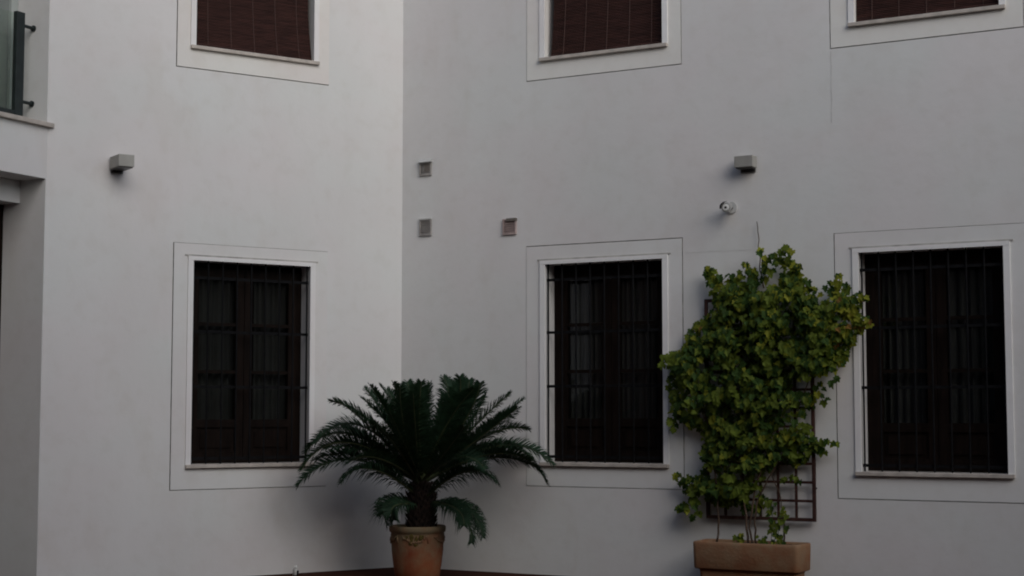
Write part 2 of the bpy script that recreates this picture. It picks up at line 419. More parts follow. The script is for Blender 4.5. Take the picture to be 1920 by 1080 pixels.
# left facet: doorway below, french balcony above, both right against the fold
LJ = 0.012
LD0, LD1 = 0.545, 0.44
lower = (LJ, 2.3, -0.02, 3.78); upper = (LJ, 2.3, 4.262, 7.1)
wall_sheet(L, 0, 4.0, [lower, upper])
def recess(fc, h, depth, name):
    s0, s1, z0, z1 = h; mb = MB()
    for (p, q) in (((s0, z0), (s1, z0)), ((s1, z0), (s1, z1)), ((s1, z1), (s0, z1)), ((s0, z1), (s0, z0))):
        mb.quad(fc.P(p[0], 0, p[1]), fc.P(q[0], 0, q[1]), fc.P(q[0], -depth, q[1]), fc.P(p[0], -depth, p[1]))
    mb.quad(fc.P(s0, -depth, z0), fc.P(s1, -depth, z0), fc.P(s1, -depth, z1), fc.P(s0, -depth, z1))
    return mb.build(name, M['plaster'], bld, origin=fc.P((s0 + s1) / 2, 0, z0), recalc=False)
dw = recess(L, lower, LD0 + .02, 'doorway')
m_ = MB(); m_.fbox(L, LJ + .002, 2.298, -LD0, -0.31, 3.565, 3.778); m_.build('shutter_box', M['trim'], dw, bevel=.004)
m_ = MB()
for a, b in ((LJ + .003, LJ + .11), (1.1, 1.21), (2.19, 2.297)): m_.fbox(L, a, b, -LD0 - .01, -LD0 + .03, 0.0, 3.56)
m_.fbox(L, LJ + .11, 2.19, -LD0 - .01, -LD0 + .03, 3.42, 3.56)
m_.fbox(L, LJ + .11, 1.1, -LD0, -LD0 + .02, 0.0, 0.9); m_.fbox(L, 1.21, 2.19, -LD0, -LD0 + .02, 0.0, 0.9)
m_.build('door_leaf', M['wood'], dw)
m_ = MB(); m_.fbox(L, LJ + .11, 2.19, -LD0 - .004, -LD0 + .004, 0.9, 3.42); m_.build('pane', mat('dark_pane', (0.02, 0.02, 0.02), 0.1), dw)
bal = recess(L, upper, LD1 + .02, 'balcony_opening')
m_ = MB(); m_.fbox(L, LJ + .003, LJ + .09, -LD1, -LD1 + .05, 4.266, 7.09); m_.fbox(L, 1.1, 1.2, -LD1, -LD1 + .05, 4.266, 7.09)
m_.fbox(L, 2.2, 2.297, -LD1, -LD1 + .05, 4.266, 7.09); m_.build('door_frame', M['doorframe'], bal)
m_ = MB(); m_.fbox(L, LJ + .09, 1.1, -LD1 + .01, -LD1 + .02, 4.266, 7.09); m_.fbox(L, 1.2, 2.2, -LD1 + .01, -LD1 + .02, 4.266, 7.09)
m_.build('pane', mat('door_pane', (0.22, 0.24, 0.225), 0.15, 0.2, 2), bal)
m_ = MB(); m_.fbox(L, -0.045, 2.36, -0.30, 0.045, 4.262, 4.305); m_.build('sill', M['sill'], bal, bevel=.006)
rl = MB(); y0, y1 = -0.215, -0.165
RS0 = L.at(46, 100, -.165)[0]; RS1 = L.at(31, 100, -.165)[0]; RT = L.at(40, 22, -.165)[1]
rl.fbox(L, RS0, RS1, y0, y1, 4.34, RT)
rl.fbox(L, RS1, 2.15, y0 + .005, y1 - .005, 4.34, 4.40); rl.fbox(L, 2.15, 2.21, y0, y1, 4.34, RT)
ro = rl.build('railing', M['railmetal'], bal, bevel=.004)
rg = MB(); rg.fbox(L, RS1, 2.15, -0.195, -0.185, 4.401, RT - .02); rg.build('railing_glass', M['glass_green'], bal)
for zz in (4.50, 5.22):
    b_ = MB(); b_.tube([L.P(RS0, -.19, zz), L.P(LJ, -.19, zz)], .016, 10); b_.tube([L.P(LJ + .012, -.19, zz), L.P(LJ, -.19, zz)], .030, 12)
    b_.build('bracket', M['railmetal'], bal)

# unseen rest of the courtyard; wall heights and dark warm colour shape the light
def pt(fc, s): q = fc.P(s, 0, 0); return (q.x, q.y)
ring_pts = [pt(L, 4.0), (-5.6, 4.0), (-4.6, -4.0), (0, -6.5), (7.0, -6.0), (14.0, 1.0), (12.5, 9.0), pt(B, B_LEN)]
for p, q, FAR_TOP in zip(ring_pts, ring_pts[1:], (8.6, 9.5, 14.5, 14.5, 7.6, 5.2, 3.6)):
    fc = Facet(p, (q[0] - p[0], q[1] - p[1])); ln = (Vector(q) - Vector(p)).length
    n_ = max(1, int(ln // 2.6)); hs = []
    for k in range(n_):
        c_ = ln * (k + .5) / n_
        hs += [(c_ - .65, c_ + .65, 1.1, 3.1)] + ([(c_ - .65, c_ + .65, 5.2, 7.2)] if FAR_TOP > 7.5 else [])
    wall_sheet(fc, 0, ln, hs, FAR_TOP, M['far'])
    for h in hs:
        mb = MB()
        for (a, b) in (((h[0], h[2]), (h[1], h[2])), ((h[1], h[2]), (h[1], h[3])), ((h[1], h[3]), (h[0], h[3])), ((h[0], h[3]), (h[0], h[2]))):
            mb.quad(fc.P(a[0], 0, a[1]), fc.P(b[0], 0, b[1]), fc.P(b[0], -.2, b[1]), fc.P(a[0], -.2, a[1]), 0)
        mb.quad(fc.P(h[0], -.2, h[2]), fc.P(h[1], -.2, h[2]), fc.P(h[1], -.2, h[3]), fc.P(h[0], -.2, h[3]), 1)
        mb.build('window', [M['far'], M['wood']], bld, origin=fc.P((h[0] + h[1]) / 2, 0, h[2]), recalc=False)

# hairline cracks and an old cable chase under the limewash
def crack(pts, wid):
    mb = MB(); prev = None; q = []
    for i in range(len(pts) - 1):
        for k in range(8):
            t = k / 8; q.append((pts[i][0] + (pts[i + 1][0] - pts[i][0]) * t + random.uniform(-.8, .8), pts[i][1] + (pts[i + 1][1] - pts[i][1]) * t + random.uniform(-.8, .8)))
    q = [B.at(*p) for p in q]
    for (a, b) in zip(q, q[1:]):
        dx, dz = b[0] - a[0], b[1] - a[1]; l_ = math.hypot(dx, dz) + 1e-6; ox, oz = -dz / l_ * wid, dx / l_ * wid
        mb.quad(B.P(a[0] - ox, .002, a[1] - oz), B.P(b[0] - ox, .002, b[1] - oz), B.P(b[0] + ox, .002, b[1] + oz), B.P(a[0] + ox, .002, a[1] + oz))
    mb.build('crack', M['hair'], bld, recalc=False)
crack([(1286, 474), (1350, 471), (1418, 468)], .002)
crack([(1558, 96), (1559, 160), (1560, 240)], .003)

# ------------------------------------------------------------------ roller blinds in the upper windows
def blind(fc, s0, s1, z0, z1, label, lean):
    origin = fc.P((s0 + s1) / 2, 0, z0)
    root = thing('roller_blind', origin, label, 'blind', 'wooden blinds in the upper windows')
    mb = MB(); pitch = 0.016; n_ = int((z1 - z0) / pitch); cols = 12; vs = []; fs = []
    def edge(zf):                          # the lower end hangs a little askew
        k = max(0, 1 - zf / .55)
        return s0 + (lean[0] * (k ** 1.5) if lean[0] else 0), s1 - (lean[1] * (k ** 1.5) if lean[1] else 0)
    for i in range(n_ * 2 + 1):
        zf = (z1 - z0) * i / (n_ * 2); a, b = edge(zf / 1.0)
        off = .006 if i % 2 else 0
        for c in range(cols + 1):
            q = c / cols
            bow = -.075 + .012 * math.sin(q * 5 + zf) + .02 * math.exp(-zf * 2)
            vs.append(fc.P(a + (b - a) * q, bow + off, z0 + zf + .004 * math.sin(q * 7)))
    W_ = cols + 1
    for i in range(n_ * 2):
        for c in range(cols): fs.append((i * W_ + c, i * W_ + c + 1, (i + 1) * W_ + c + 1, (i + 1) * W_ + c))
    mb.add(vs, fs); mb.build('slats', M['blind'], root, recalc=False)
    for k in range(5):
        q = (k + .6) / 5.2; cm = MB(); pts = []
        for j in range(9):
            zf = (z1 - z0) * j / 8; a, b = edge(zf)
            pts.append(fc.P(a + (b - a) * q, -.075 + .012 * math.sin(q * 5 + zf) + .02 * math.exp(-zf * 2) + .010, z0 + zf))
        cm.tube(pts, .0028, 5); cm.build('cord', M['cord'], root)
    bm_ = MB(); a, b = edge(0); bm_.tube([fc.P(a, -.058, z0 + .012), fc.P(b, -.050, z0 + .012)], .013, 8); bm_.build('bottom_rail', M['blind'], root)
    return root
blind(A, 1.10, 2.352, 5.245, 7.21, 'dark reddish wooden roller blind above the left barred window', (-.045, 0))
blind(B, 1.79, 3.020, 5.228, 7.19, 'dark wooden roller blind above the middle barred window', (-.03, 0))
blind(B, 4.945, 6.245, 5.205, 7.17, 'dark wooden roller blind cut off by the top of the photo at far right', (0, 0))

# ------------------------------------------------------------------ wall lamps
def wall_lamp(fc, s0, s1, z0, z1, dep, label):
    root = thing('wall_lamp', fc.P((s0 + s1) / 2, 0, z0), label, 'wall lamp', 'box lamps on the courtyard wall')
    m = MB(); m.fbox(fc, s0, s1, 0.02, dep, z0, z1); m.build('lamp_body', M['lamp'], root, bevel=.004)
    m = MB(); m.fbox(fc, s0 + .02, s1 - .02, 0.0, 0.0199, z0 - .035, z1 - .02); m.build('mount', M['lamp_dark'], root)
    m = MB(); m.fbox(fc, s0 + .012, s1 - .012, 0.035, dep - .012, z0 - .010, z0 + .0005); m.build('lamp_glass', M['lamp_dark'], root)
sa, za = A.at(223, 288, .27); sb, zb = A.at(252, 309, .27)
wall_lamp(A, min(sa, sb), max(sa, sb), za - .115, za, .27, 'grey box wall lamp between the balcony and the left windows')
sa, za = B.at(1376, 293, .14); sb, zb = B.at(1411, 312, .14)
wall_lamp(B, sa, sb, zb + .002, za, .14, 'grey box wall lamp above the security camera and the vine')

# ------------------------------------------------------------------ small square vents
def vent(px0, py0, px1, py1, label, style):
    s0, z1 = B.at(px0, py0, .02); s1, z0 = B.at(px1, py1, .02)
    root = thing('wall_vent', B.P((s0 + s1) / 2, 0, z0), label, 'vent', 'small vents by the corner')
    m = MB()
    body = {'hood': M['vent'], 'plate': M['vent'], 'rust': M['vent_red']}[style]
    t = .014
    m.fbox(B, s0, s0 + t, 0, .022, z0, z1); m.fbox(B, s1 - t, s1, 0, .022, z0, z1)
    m.fbox(B, s0 + t, s1 - t, 0, .022, z0, z0 + t); m.fbox(B, s0 + t, s1 - t, 0, .022, z1 - t, z1)
    m.build('frame', body, root)
    m = MB(); m.fbox(B, s0 + t, s1 - t, 0.001, .006, z0 + t, z1 - t); m.build('back_plate', body if style != 'hood' else M['vent'], root)
    m = MB(); n_ = 6
    for k in range(n_):
        zz = z0 + t + (z1 - z0 - 2 * t) * (k + .2) / n_
        m.fbox(B, s0 + t, s1 - t, .0065, .016, zz, zz + .007)
    m.build('louvre', body, root)
    if style == 'hood':
        m = MB(); hs = [B.P(s0 - .008, 0, z1 + .045), B.P(s1 + .008, 0, z1 + .045), B.P(s1 + .008, .05, z1 + .002), B.P(s0 - .008, .05, z1 + .002), B.P(s0 - .008, 0, z1 + .002), B.P(s1 + .008, 0, z1 + .002)]
        m.add(hs, [(0, 1, 2, 3), (4, 5, 2, 3), (0, 3, 4), (1, 2, 5), (0, 1, 5, 4)]); m.build('hood', M['vent_light'], root)
        m = MB(); m.fbox(B, s0 + .062, s1 - .012, .0161, .019, z0 + .042, z1 - .016); m.build('painted_hollow', M['vent_shade'], root)  # dark patch painted as the shade inside the vent
    if style == 'plate':
        m = MB(); m.fbox(B, s0 - .002, s1 + .002, 0, .03, z1 + .001, z1 + .014); m.build('lip', M['vent_light'], root)
    if style == 'rust':
        m = MB(); m.fbox(B, s0 + .05, s1 + .006, .0, .034, z1 - .024, z1 + .004); m.build('lip', M['vent_shade'], root)  # dark strip painted as the shadow along the vent's top
vent(786, 306, 808, 328, 'small grey wall vent under a pale sloping hood, upper one by the corner', 'hood')
vent(786, 413, 808, 441, 'small square grey wall vent below the hooded vent by the corner', 'plate')
vent(942, 411, 967, 439, 'small pinkish rusty wall vent with a painted shadow along its top left of the middle window', 'rust')

# ------------------------------------------------------------------ security camera
s_, z_ = B.at(1356, 388, .10)
sc_ = thing('security_camera', B.P(s_, 0, z_ - .06), 'small round silver security camera fixed below the right wall lamp', 'camera')
m = MB(); m.tube([B.P(s_ + .05, 0, z_), B.P(s_ + .05, .018, z_)], .055, 20); m.build('mount', M['vent_light'], sc_, smooth=False)
m = MB(); m.tube([B.P(s_ + .05, .018, z_ - .005), B.P(s_ + .045, .07, z_ - .012)], .016, 10); m.build('arm', M['black'], sc_)
c0 = B.P(s_ + .035, .075, z_); ax = Vector((-.30, -.93, -.16)).normalized()
m = MB(); m.tube([c0, c0 + ax * .015, c0 + ax * .09, c0 + ax * .105], [.038, .046, .046, .041], 20); m.build('camera_body', M['steel'], sc_)
m = MB(); m.tube([c0 + ax * .1055, c0 + ax * .112], [.033, .028], 18); m.build('lens', M['white'], sc_)
m = MB(); m.tube([c0 + ax * .1125, c0 + ax * .114], [.012, .010], 12); m.build('aperture', M['black'], sc_)
m = MB(); rr = [(B.d.x, B.d.y)]
hv = []
for k in range(9):
    a = -.2 + 1.7 * k / 8
    side = Vector((-ax.y, ax.x, 0)).normalized() * -1
    up = side.cross(ax).normalized()
    if up.z < 0: up = -up
    off = side * math.cos(a) * .053 + up * math.sin(a) * .053
    hv += [c0 + off - ax * .0, c0 + off + ax * .12]
m.add(hv, [(2 * k, 2 * k + 2, 2 * k + 3, 2 * k + 1) for k in range(8)]); ho = m.build('hood', M['black'], sc_, recalc=False)
sm_ = ho.modifiers.new('solid', 'SOLIDIFY'); sm_.thickness = .004

# ------------------------------------------------------------------ white pipe stub by the left wall
s_, z_ = A.at(553, 1062, .18)
m = MB(); p0 = A.P(s_, .18, 0)
m.tube([p0, p0 + Vector((0, 0, z_ - .03)), p0 + Vector((.008, -.004, z_ - .008)), p0 + Vector((.022, -.008, z_))], [.022, .022, .021, .017], 12)
wp = thing('white_pipe_stub', p0, 'short white spike pipe stub at the foot of the left wall beside the dark floor', 'pipe')
m.build('upright', M['white'], wp, smooth=True)
m = MB(); m.tube([p0 + Vector((.026, -.004, 0)), p0 + Vector((.030, -.004, z_ - .04))], .011, 8); m.build('cable', M['black'], wp)

# ------------------------------------------------------------------ trellis
TS0, TS1, TZ0, TZ1 = 3.462, 4.528, 0.617, 2.68
y0 = .05
tr = thing('trellis', B.P((TS0 + TS1) / 2, 0, TZ0), 'dark red brown wooden lattice trellis fixed behind the climbing vine', 'trellis')
m = MB(); fw = .032
m.fbox(B, TS0, TS0 + fw, y0, y0 + .03, TZ0, TZ1); m.fbox(B, TS1 - fw, TS1, y0, y0 + .03, TZ0, TZ1)
m.fbox(B, TS0 + fw, TS1 - fw, y0, y0 + .03, TZ0, TZ0 + fw); m.fbox(B, TS0 + fw, TS1 - fw, y0, y0 + .03, TZ1 - fw, TZ1)
m.build('frame', M['trellis'], tr, bevel=.003)
m = MB()
for k in range(1, 6):
    x = TS0 + .016 + (TS1 - TS0 - .032) * k / 6; m.fbox(B, x - .0125, x + .0125, y0 + .002, y0 + .0135, TZ0 + fw, TZ1 - fw)
for k in range(1, 12):
    z = TZ0 + .016 + (TZ1 - TZ0 - .032) * k / 12; m.fbox(B, TS0 + fw, TS1 - fw, y0 + .0140, y0 + .0255, z - .0125, z + .0125)
m.build('lattice', M['trellis'], tr)
m = MB()
for x in (TS0 + .016, TS1 - .016):
    for z in (TZ0 + .3, TZ1 - .3): m.tube([B.P(x, 0, z), B.P(x, y0, z)], .008, 8)
m.build('spacer', M['iron'], tr)

# ------------------------------------------------------------------ long terracotta planter
PN0, PN1 = 0.12, 0.50
ps0 = B.at(1297, 1040, PN1)[0]; ps1 = B.at(1497, 1040, PN1)[0]
pz = B.at(1400, 1019, PN1)[1]
plo = B.P((ps0 + ps1) / 2, (PN0 + PN1) / 2, 0)
pl = thing('planter_box', plo, 'long terracotta planter box holding the climbing vine against the wall', 'planter')
def trough(mb, a0, a1, n0, n1, z0, z1, taper, seg=5, rad=.045):
    """rounded-rectangle shell from z0 to z1, outer profile only"""
    rows = []
    def outline(g):
        pts = []; r_ = rad
        for (cx, cy, st) in ((a1 - g - r_, n1 - g - r_, 0), (a0 + g + r_, n1 - g - r_, 90), (a0 + g + r_, n0 + g + r_, 180), (a1 - g - r_, n0 + g + r_, 270)):
            for k in range(seg + 1):
                t = R(st + 90 * k / seg); pts.append((cx + r_ * math.cos(t), cy + r_ * math.sin(t)))
        return pts
    for (g, z) in taper: rows.append([B.P(x, y, z) for x, y in outline(g)])
    n_ = len(rows[0]); vs = [v for r_ in rows for v in r_]; fs = []
    for i in range(len(rows) - 1):
        for k in range(n_): fs.append((i * n_ + k, i * n_ + (k + 1) % n_, (i + 1) * n_ + (k + 1) % n_, (i + 1) * n_ + k))
    mb.add(vs, fs); return rows
m = MB(); lip = pz - .245
rows = trough(m, ps0, ps1, PN0, PN1, 0, pz, [(.06, 0.0), (.045, lip - .025), (.042, lip - .012), (.030, lip - .004), (.012, lip), (.006, lip + .010), (.0, pz - .03), (.0, pz - .008), (.006, pz), (.030, pz), (.036, pz - .012), (.045, pz - .09)])
m.build('box', M['planter'], pl, smooth=True)
m = MB(); top = rows[-1]; c_ = B.P((ps0 + ps1) / 2, (PN0 + PN1) / 2, pz - .035)
gx = 26; gy = 8; vs = []
for i in range(gx + 1):
    for j in range(gy + 1):
        x = ps0 + .035 + (ps1 - ps0 - .07) * i / gx; y = PN0 + .035 + (PN1 - PN0 - .07) * j / gy
        vs.append(B.P(x, y, pz - .045 + .035 * noise.noise(Vector((x * 9, y * 9, 1))) + .02 * math.sin(math.pi * j / gy)))
m.add(vs, [(i * (gy + 1) + j, (i + 1) * (gy + 1) + j, (i + 1) * (gy + 1) + j + 1, i * (gy + 1) + j + 1) for i in range(gx) for j in range(gy)])
m.build('soil', M['soil'], pl, smooth=True)

# ------------------------------------------------------------------ climbing vine
OUT = [(1322, 508), (1335, 498), (1352, 500), (1362, 516), (1392, 508), (1412, 498), (1430, 492), (1440, 486), (1476, 474), (1490, 488), (1497, 505), (1515, 528), (1535, 536),
       (1545, 524), (1566, 522), (1590, 520), (1608, 540), (1612, 575), (1625, 595), (1624, 612), (1606, 640), (1590, 662), (1576, 690), (1562, 720), (1540, 738), (1528, 770), (1524, 806),
       (1548, 818), (1566, 830), (1556, 848), (1526, 850), (1500, 872), (1448, 884), (1440, 905), (1452, 930), (1440, 956), (1400, 962), (1370, 956), (1340, 948), (1318, 938),
       (1306, 958), (1292, 968), (1274, 950), (1272, 930), (1286, 916), (1268, 898), (1272, 884), (1296, 892), (1316, 884), (1308, 848), (1318, 828), (1316, 806), (1290, 800), (1264, 804),
       (1252, 780), (1258, 752), (1246, 728), (1250, 700), (1242, 680), (1254, 660), (1280, 652), (1290, 612), (1312, 600), (1326, 588), (1340, 568), (1330, 540)]
def inside(x, y):
    c = False; j = len(OUT) - 1
    for i in range(len(OUT)):
        a, b = OUT[i], OUT[j]
        if (a[1] > y) != (b[1] > y) and x < (b[0] - a[0]) * (y - a[1]) / (b[1] - a[1]) + a[0]: c = not c
        j = i
    return c
def edge_dist(x, y):
    d = 1e9; j = len(OUT) - 1
    for i in range(len(OUT)):
        ax_, ay = OUT[j]; bx, by = OUT[i]; j = i
        vx, vy = bx - ax_, by - ay; t = max(0, min(1, ((x - ax_) * vx + (y - ay) * vy) / (vx * vx + vy * vy + 1e-9)))
        d = min(d, math.hypot(x - ax_ - vx * t, y - ay - vy * t))
    return d
LEAF = [(0, 0), (.18, -.16), (.46, -.05), (.40, .22), (.58, .42), (.30, .55), (.22, .78), (0, 1.0)]   # half a lobed leaf
def leaf(mb, p, size, tipdir, nrm, mi, fold=.25):
    t = Vector(tipdir).normalized(); n = Vector(nrm); n = (n - t * n.dot(t)).normalized(); sd_ = t.cross(n)
    for sgn in (1, -1):
        vs = []
        for (a, b) in LEAF:
            curl = -.18 * b * b
            vs.append(Vector(p) + (sd_ * a * sgn * .95 + t * (b - .1) + n * (fold * a + curl)) * size)
        mb.add(vs, [(0, 1, 2, 3), (0, 3, 5, 7), (3, 4, 5), (5, 6, 7)], mi)
NB = Vector((B.n.x, B.n.y, 0)); DB = Vector((B.d.x, B.d.y, 0))
vroot = thing('climbing_vine', plo + Vector((0, 0, pz - .04)), 'bushy green climbing vine with yellowing leaves at right and upper leaves coloured as if sunlit spread over the trellis', 'vine')
fol = MB(); stems = MB()
random.seed(11)
clumps = []
tries = 0
while len(clumps) < 520 and tries < 30000:
    tries += 1
    x = random.uniform(1240, 1628); y = random.uniform(470, 972)
    if not inside(x, y): continue
    e = edge_dist(x, y)
    # thinner growth low down, so the lattice and wall show through
    if y > 870 and x > 1440 and random.random() < .6: continue
    if x > 1480 and y > 690 and y < 800 and random.random() < .7: continue
    if e < 4: continue
    # uneven growth: thin it where a broad noise runs low
    if noise.noise(Vector((x / 46, y / 40, 3.3))) < -.18 and random.random() < .85: continue
    clumps.append((x, y, e))
def put_leaf(x, y, depth, size, mb=None):
    s1_, z1_ = B.at(x, y, depth)
    p = B.P(s1_, depth, z1_)
    ang = random.gauss(0, .75)
    tip = Vector((0, 0, -1)) * math.cos(ang) + DB * math.sin(ang) + NB * random.uniform(0, .7)
    nrm = NB * random.uniform(.5, 1) + Vector((0, 0, random.uniform(.1, 1.1))) + DB * random.gauss(0, .35)
    yel = max(0, (x - 1520) / 100) * max(0, 1 - abs(y - 600) / 150) + (.35 if (x < 1330 and 590 < y < 640) else 0)
    top_lit = max(0, (620 - y) / 400)  # higher leaves go yellow-green more often, painting top light into their colour
    r_ = random.random()
    if r_ < .30 * yel: mi = 3 if random.random() < .45 * yel else 2
    elif r_ < .07 + .5 * yel + 1.3 * top_lit + .35 * max(0, noise.noise(Vector((x / 30, y / 26, 8)))): mi = 2 if random.random() < .6 else 0
    elif r_ < .60 - .5 * noise.noise(Vector((x / 34, y / 30, 1))): mi = 0
    else: mi = 1
    leaf(mb or fol, p, size, tip, nrm, mi, random.uniform(.1, .45))
for (x, y, e) in clumps:
    bulge = .10 + min(.34, e * .007) * random.uniform(.2, 1.0)
    n_ = random.randint(9, 15)
    rad = random.uniform(9, 20)
    for k in range(n_ - (3 if y > 700 else 0)):
        a = random.uniform(0, 6.283); rr_ = rad * math.sqrt(random.random())
        xx, yy = x + rr_ * math.cos(a), y + rr_ * math.sin(a) * .9
        if not inside(xx, yy): continue
        dd = bulge + random.uniform(-.07, .03) - (rr_ / rad) ** 2 * .05
        put_leaf(xx, yy, max(.085, dd), random.uniform(.034, .078))
# darker inner leaves close to the lattice
k = 0
while k < 420:
    x = random.uniform(1240, 1628); y = random.uniform(470, 972)
    if not inside(x, y) or edge_dist(x, y) < 10 or (y > 860 and random.random() < .7) or (x > 1480 and y > 700 and random.random() < .8): continue
    k += 1; put_leaf(x, y, random.uniform(.085, .14), random.uniform(.06, .09))
# loose sprigs standing off the outline
sprigs = [[(1345, 520), (1338, 506), (1326, 502)], [(1455, 490), (1466, 474), (1476, 466), (1484, 470)], [(1430, 500), (1428, 484), (1424, 470)], [(1440, 488), (1448, 478), (1456, 478)], [(1478, 505), (1492, 500), (1500, 497)],
          [(1575, 530), (1572, 518)], [(1600, 560), (1612, 552), (1620, 556)], [(1610, 600), (1622, 595), (1628, 604)], [(1255, 670), (1246, 668), (1240, 682)], [(1530, 835), (1550, 828), (1566, 834)],
          [(1300, 925), (1288, 900), (1272, 890)], [(1300, 940), (1285, 955), (1276, 950)], [(1305, 945), (1306, 962), (1302, 970)], [(1560, 690), (1566, 705), (1560, 720)], [(1256, 790), (1262, 804)], [(1470, 900), (1488, 893), (1496, 900)],
          [(1405, 505), (1398, 497)], [(1535, 740), (1545, 752)]]
for sp_ in sprigs:
    pts = [B.P(*((lambda q: (q[0], .16, q[1]))(B.at(x, y, .16)))) for x, y in sp_]
    stems.tube(pts, .003, 5)
    for i in range(len(sp_)):
        for _ in range(3): put_leaf(sp_[i][0] + random.uniform(-5, 5), sp_[i][1] + random.uniform(-4, 4), .16 + random.uniform(-.02, .04), random.uniform(.045, .075))
fo = fol.build('foliage', [M['leaf'], M['leaf_dark'], M['leaf_yellow'], M['leaf_brown']], vroot, recalc=False)
# stems: out of the soil, up behind the leaves
def vpath(pts, d): return [B.P(*((lambda q: (q[0], dd, q[1]))(B.at(x, y, dd)))) for (x, y), dd in zip(pts, d)]
def wander(pts, r0, r1):
    out = []; rad = []
    for i in range(len(pts) - 1):
        for k in range(5):
            t = k / 5; p = pts[i].lerp(pts[i + 1], t); u_ = (i + t) / (len(pts) - 1)
            out.append(p + Vector((noise.noise(p * 9), noise.noise(p * 9 + Vector((5, 0, 0))), 0)) * .022); rad.append(r0 + (r1 - r0) * u_)
    out.append(pts[-1]); rad.append(r1); return out, rad
for pts, d, r0 in (
        ([(1403, 1022), (1400, 985), (1396, 940), (1385, 850), (1375, 700), (1380, 560)], [.30, .27, .2, .14, .13, .13], .012),
        ([(1412, 1022), (1405, 990), (1412, 940), (1430, 850), (1445, 700), (1440, 540)], [.32, .28, .2, .14, .13, .13], .011),
        ([(1418, 1022), (1414, 975), (1422, 930), (1470, 850), (1520, 700), (1560, 580)], [.30, .26, .2, .14, .13, .16], .010),
        ([(1470, 1024), (1470, 985), (1464, 940), (1440, 860), (1400, 760)], [.30, .26, .2, .14, .13], .008),
        ([(1345, 1016), (1346, 975), (1348, 930), (1330, 800), (1290, 710)], [.28, .25, .2, .14, .14], .010)):
    a, b = wander(vpath(pts, d), r0, r0 * .45); stems.tube(a, b, 7)
# bare shoot reaching above the leaves, and a few leafy shoots rising from the box
a, b = wander(vpath([(1432, 540), (1426, 500), (1421, 460), (1419, 415)], [.12, .08, .05, .04]), .007, .004); stems.tube(a, b, 6)
stems.build('stem', M['bark'], vroot, smooth=True)
for (x, y0_, y1_) in ((1458, 1022, 960), (1452, 1020, 975), (1468, 1015, 950), (1430, 1022, 1005), (1385, 1018, 1004), (1446, 990, 940)):
    sh = MB()
    sh.tube(vpath([(x, max(y0_, 1018)), (x + 2, (y0_ + y1_) / 2), (x, y1_)], [.29, .29, .29]), .003, 5, 1)
    for k in range(11):
        put_leaf(x + random.uniform(-9, 9), y0_ + (y1_ - y0_) * k / 10 + random.uniform(-4, 4), .30, random.uniform(.035, .06), sh)
    sh.build('basal_shoot', [M['leaf'], M['leaf_dark'], M['leaf_yellow'], M['leaf_brown']], vroot, recalc=False)

# ------------------------------------------------------------------ cycad in its pot
PD = 15.75
def atd(px, py, depth):
    r = ray(px, py); k = depth / r.y
    return Vector((r.x * k, depth, EYE + r.z * k))
pc = atd(783, 985, PD); PR = 0.272; PH = pc.z + .0
pc = Vector((pc.x, PD, 0))
pot = thing('terracotta_pot', pc, 'round terracotta pot with mossy garland relief standing in the corner', 'pot')
m = MB()
m.lathe(pc, [(.0, 0), (.205, 0), (.218, .02), (.236, .14), (.252, .28), (.258, PH - .085), (.258, PH - .066), (.272, PH - .058), (.278, PH - .03), (.275, PH - .008), (.266, PH), (.246, PH), (.238, PH - .02), (.23, PH - .07)], 56, wob=.01)
m.build('body', M['pot'], pot, smooth=True)
m = MB(); m.lathe(pc, [(.0, PH - .045), (.1, PH - .05), (.237, PH - .055)], 32); m.build('soil', M['soil'], pot, smooth=True)
m = MB()                                   # garland in relief under the rim, dark with moss
def onpot(a, z, off=.0): r_ = .2565 + off; return pc + Vector((math.sin(a) * r_, -math.cos(a) * r_, z))
for base_a in [k * math.tau / 5 for k in range(5)]:
    pts = []
    for k in range(13):
        q = k / 12; a = base_a - .05 + (q - .5) * 1.02
        pts.append(onpot(a, PH - .095 - .055 * math.sin(math.pi * q)))
    m.tube(pts, [.005 + .006 * math.sin(math.pi * k / 12) for k in range(13)], 8)
    for k in range(12):
        q = (k + .5) / 12; a = base_a - .05 + (q - .5) * .95; z = PH - .095 - .055 * math.sin(math.pi * q) + random.uniform(-.012, .012)
        c = onpot(a, z, .006); m.tube([c + Vector((0, 0, -.012)), c, c + Vector((0, 0, .012))], [.004, .009, .004], 6)
    c = onpot(base_a + .46, PH - .11); m.tube([c + Vector((0, 0, .03)), c + Vector((0, 0, -.01)), c + Vector((0, 0, -.05))], [.006, .011, .005], 8)
m.build('garland_relief', M['pot'], pot, smooth=True)
m = MB()                                   # moss caught in the relief: thin irregular patches on the glaze
random.seed(5)
for (a0, z0_, w_, h_) in ((-.17, -.105, .10, .05), (-.19, -.15, .10, .035), (.02, -.115, .07, .05), (.17, -.11, .10, .045), (.26, -.095, .06, .03), (-.02, -.17, .09, .02), (-.36, -.10, .06, .03)):
    N_ = 12; vs = [onpot(a0, PH + z0_, .0165)]
    for k in range(N_):
        t = math.tau * k / N_; rr_ = random.uniform(.6, 1.1)
        vs.append(onpot(a0 + w_ * rr_ * math.cos(t), PH + z0_ + h_ * rr_ * math.sin(t) * .8, .004))
    m.add(vs, [(0, 1 + k, 1 + (k + 1) % N_) for k in range(N_)])
m.build('moss', M['moss'], pot, smooth=True)

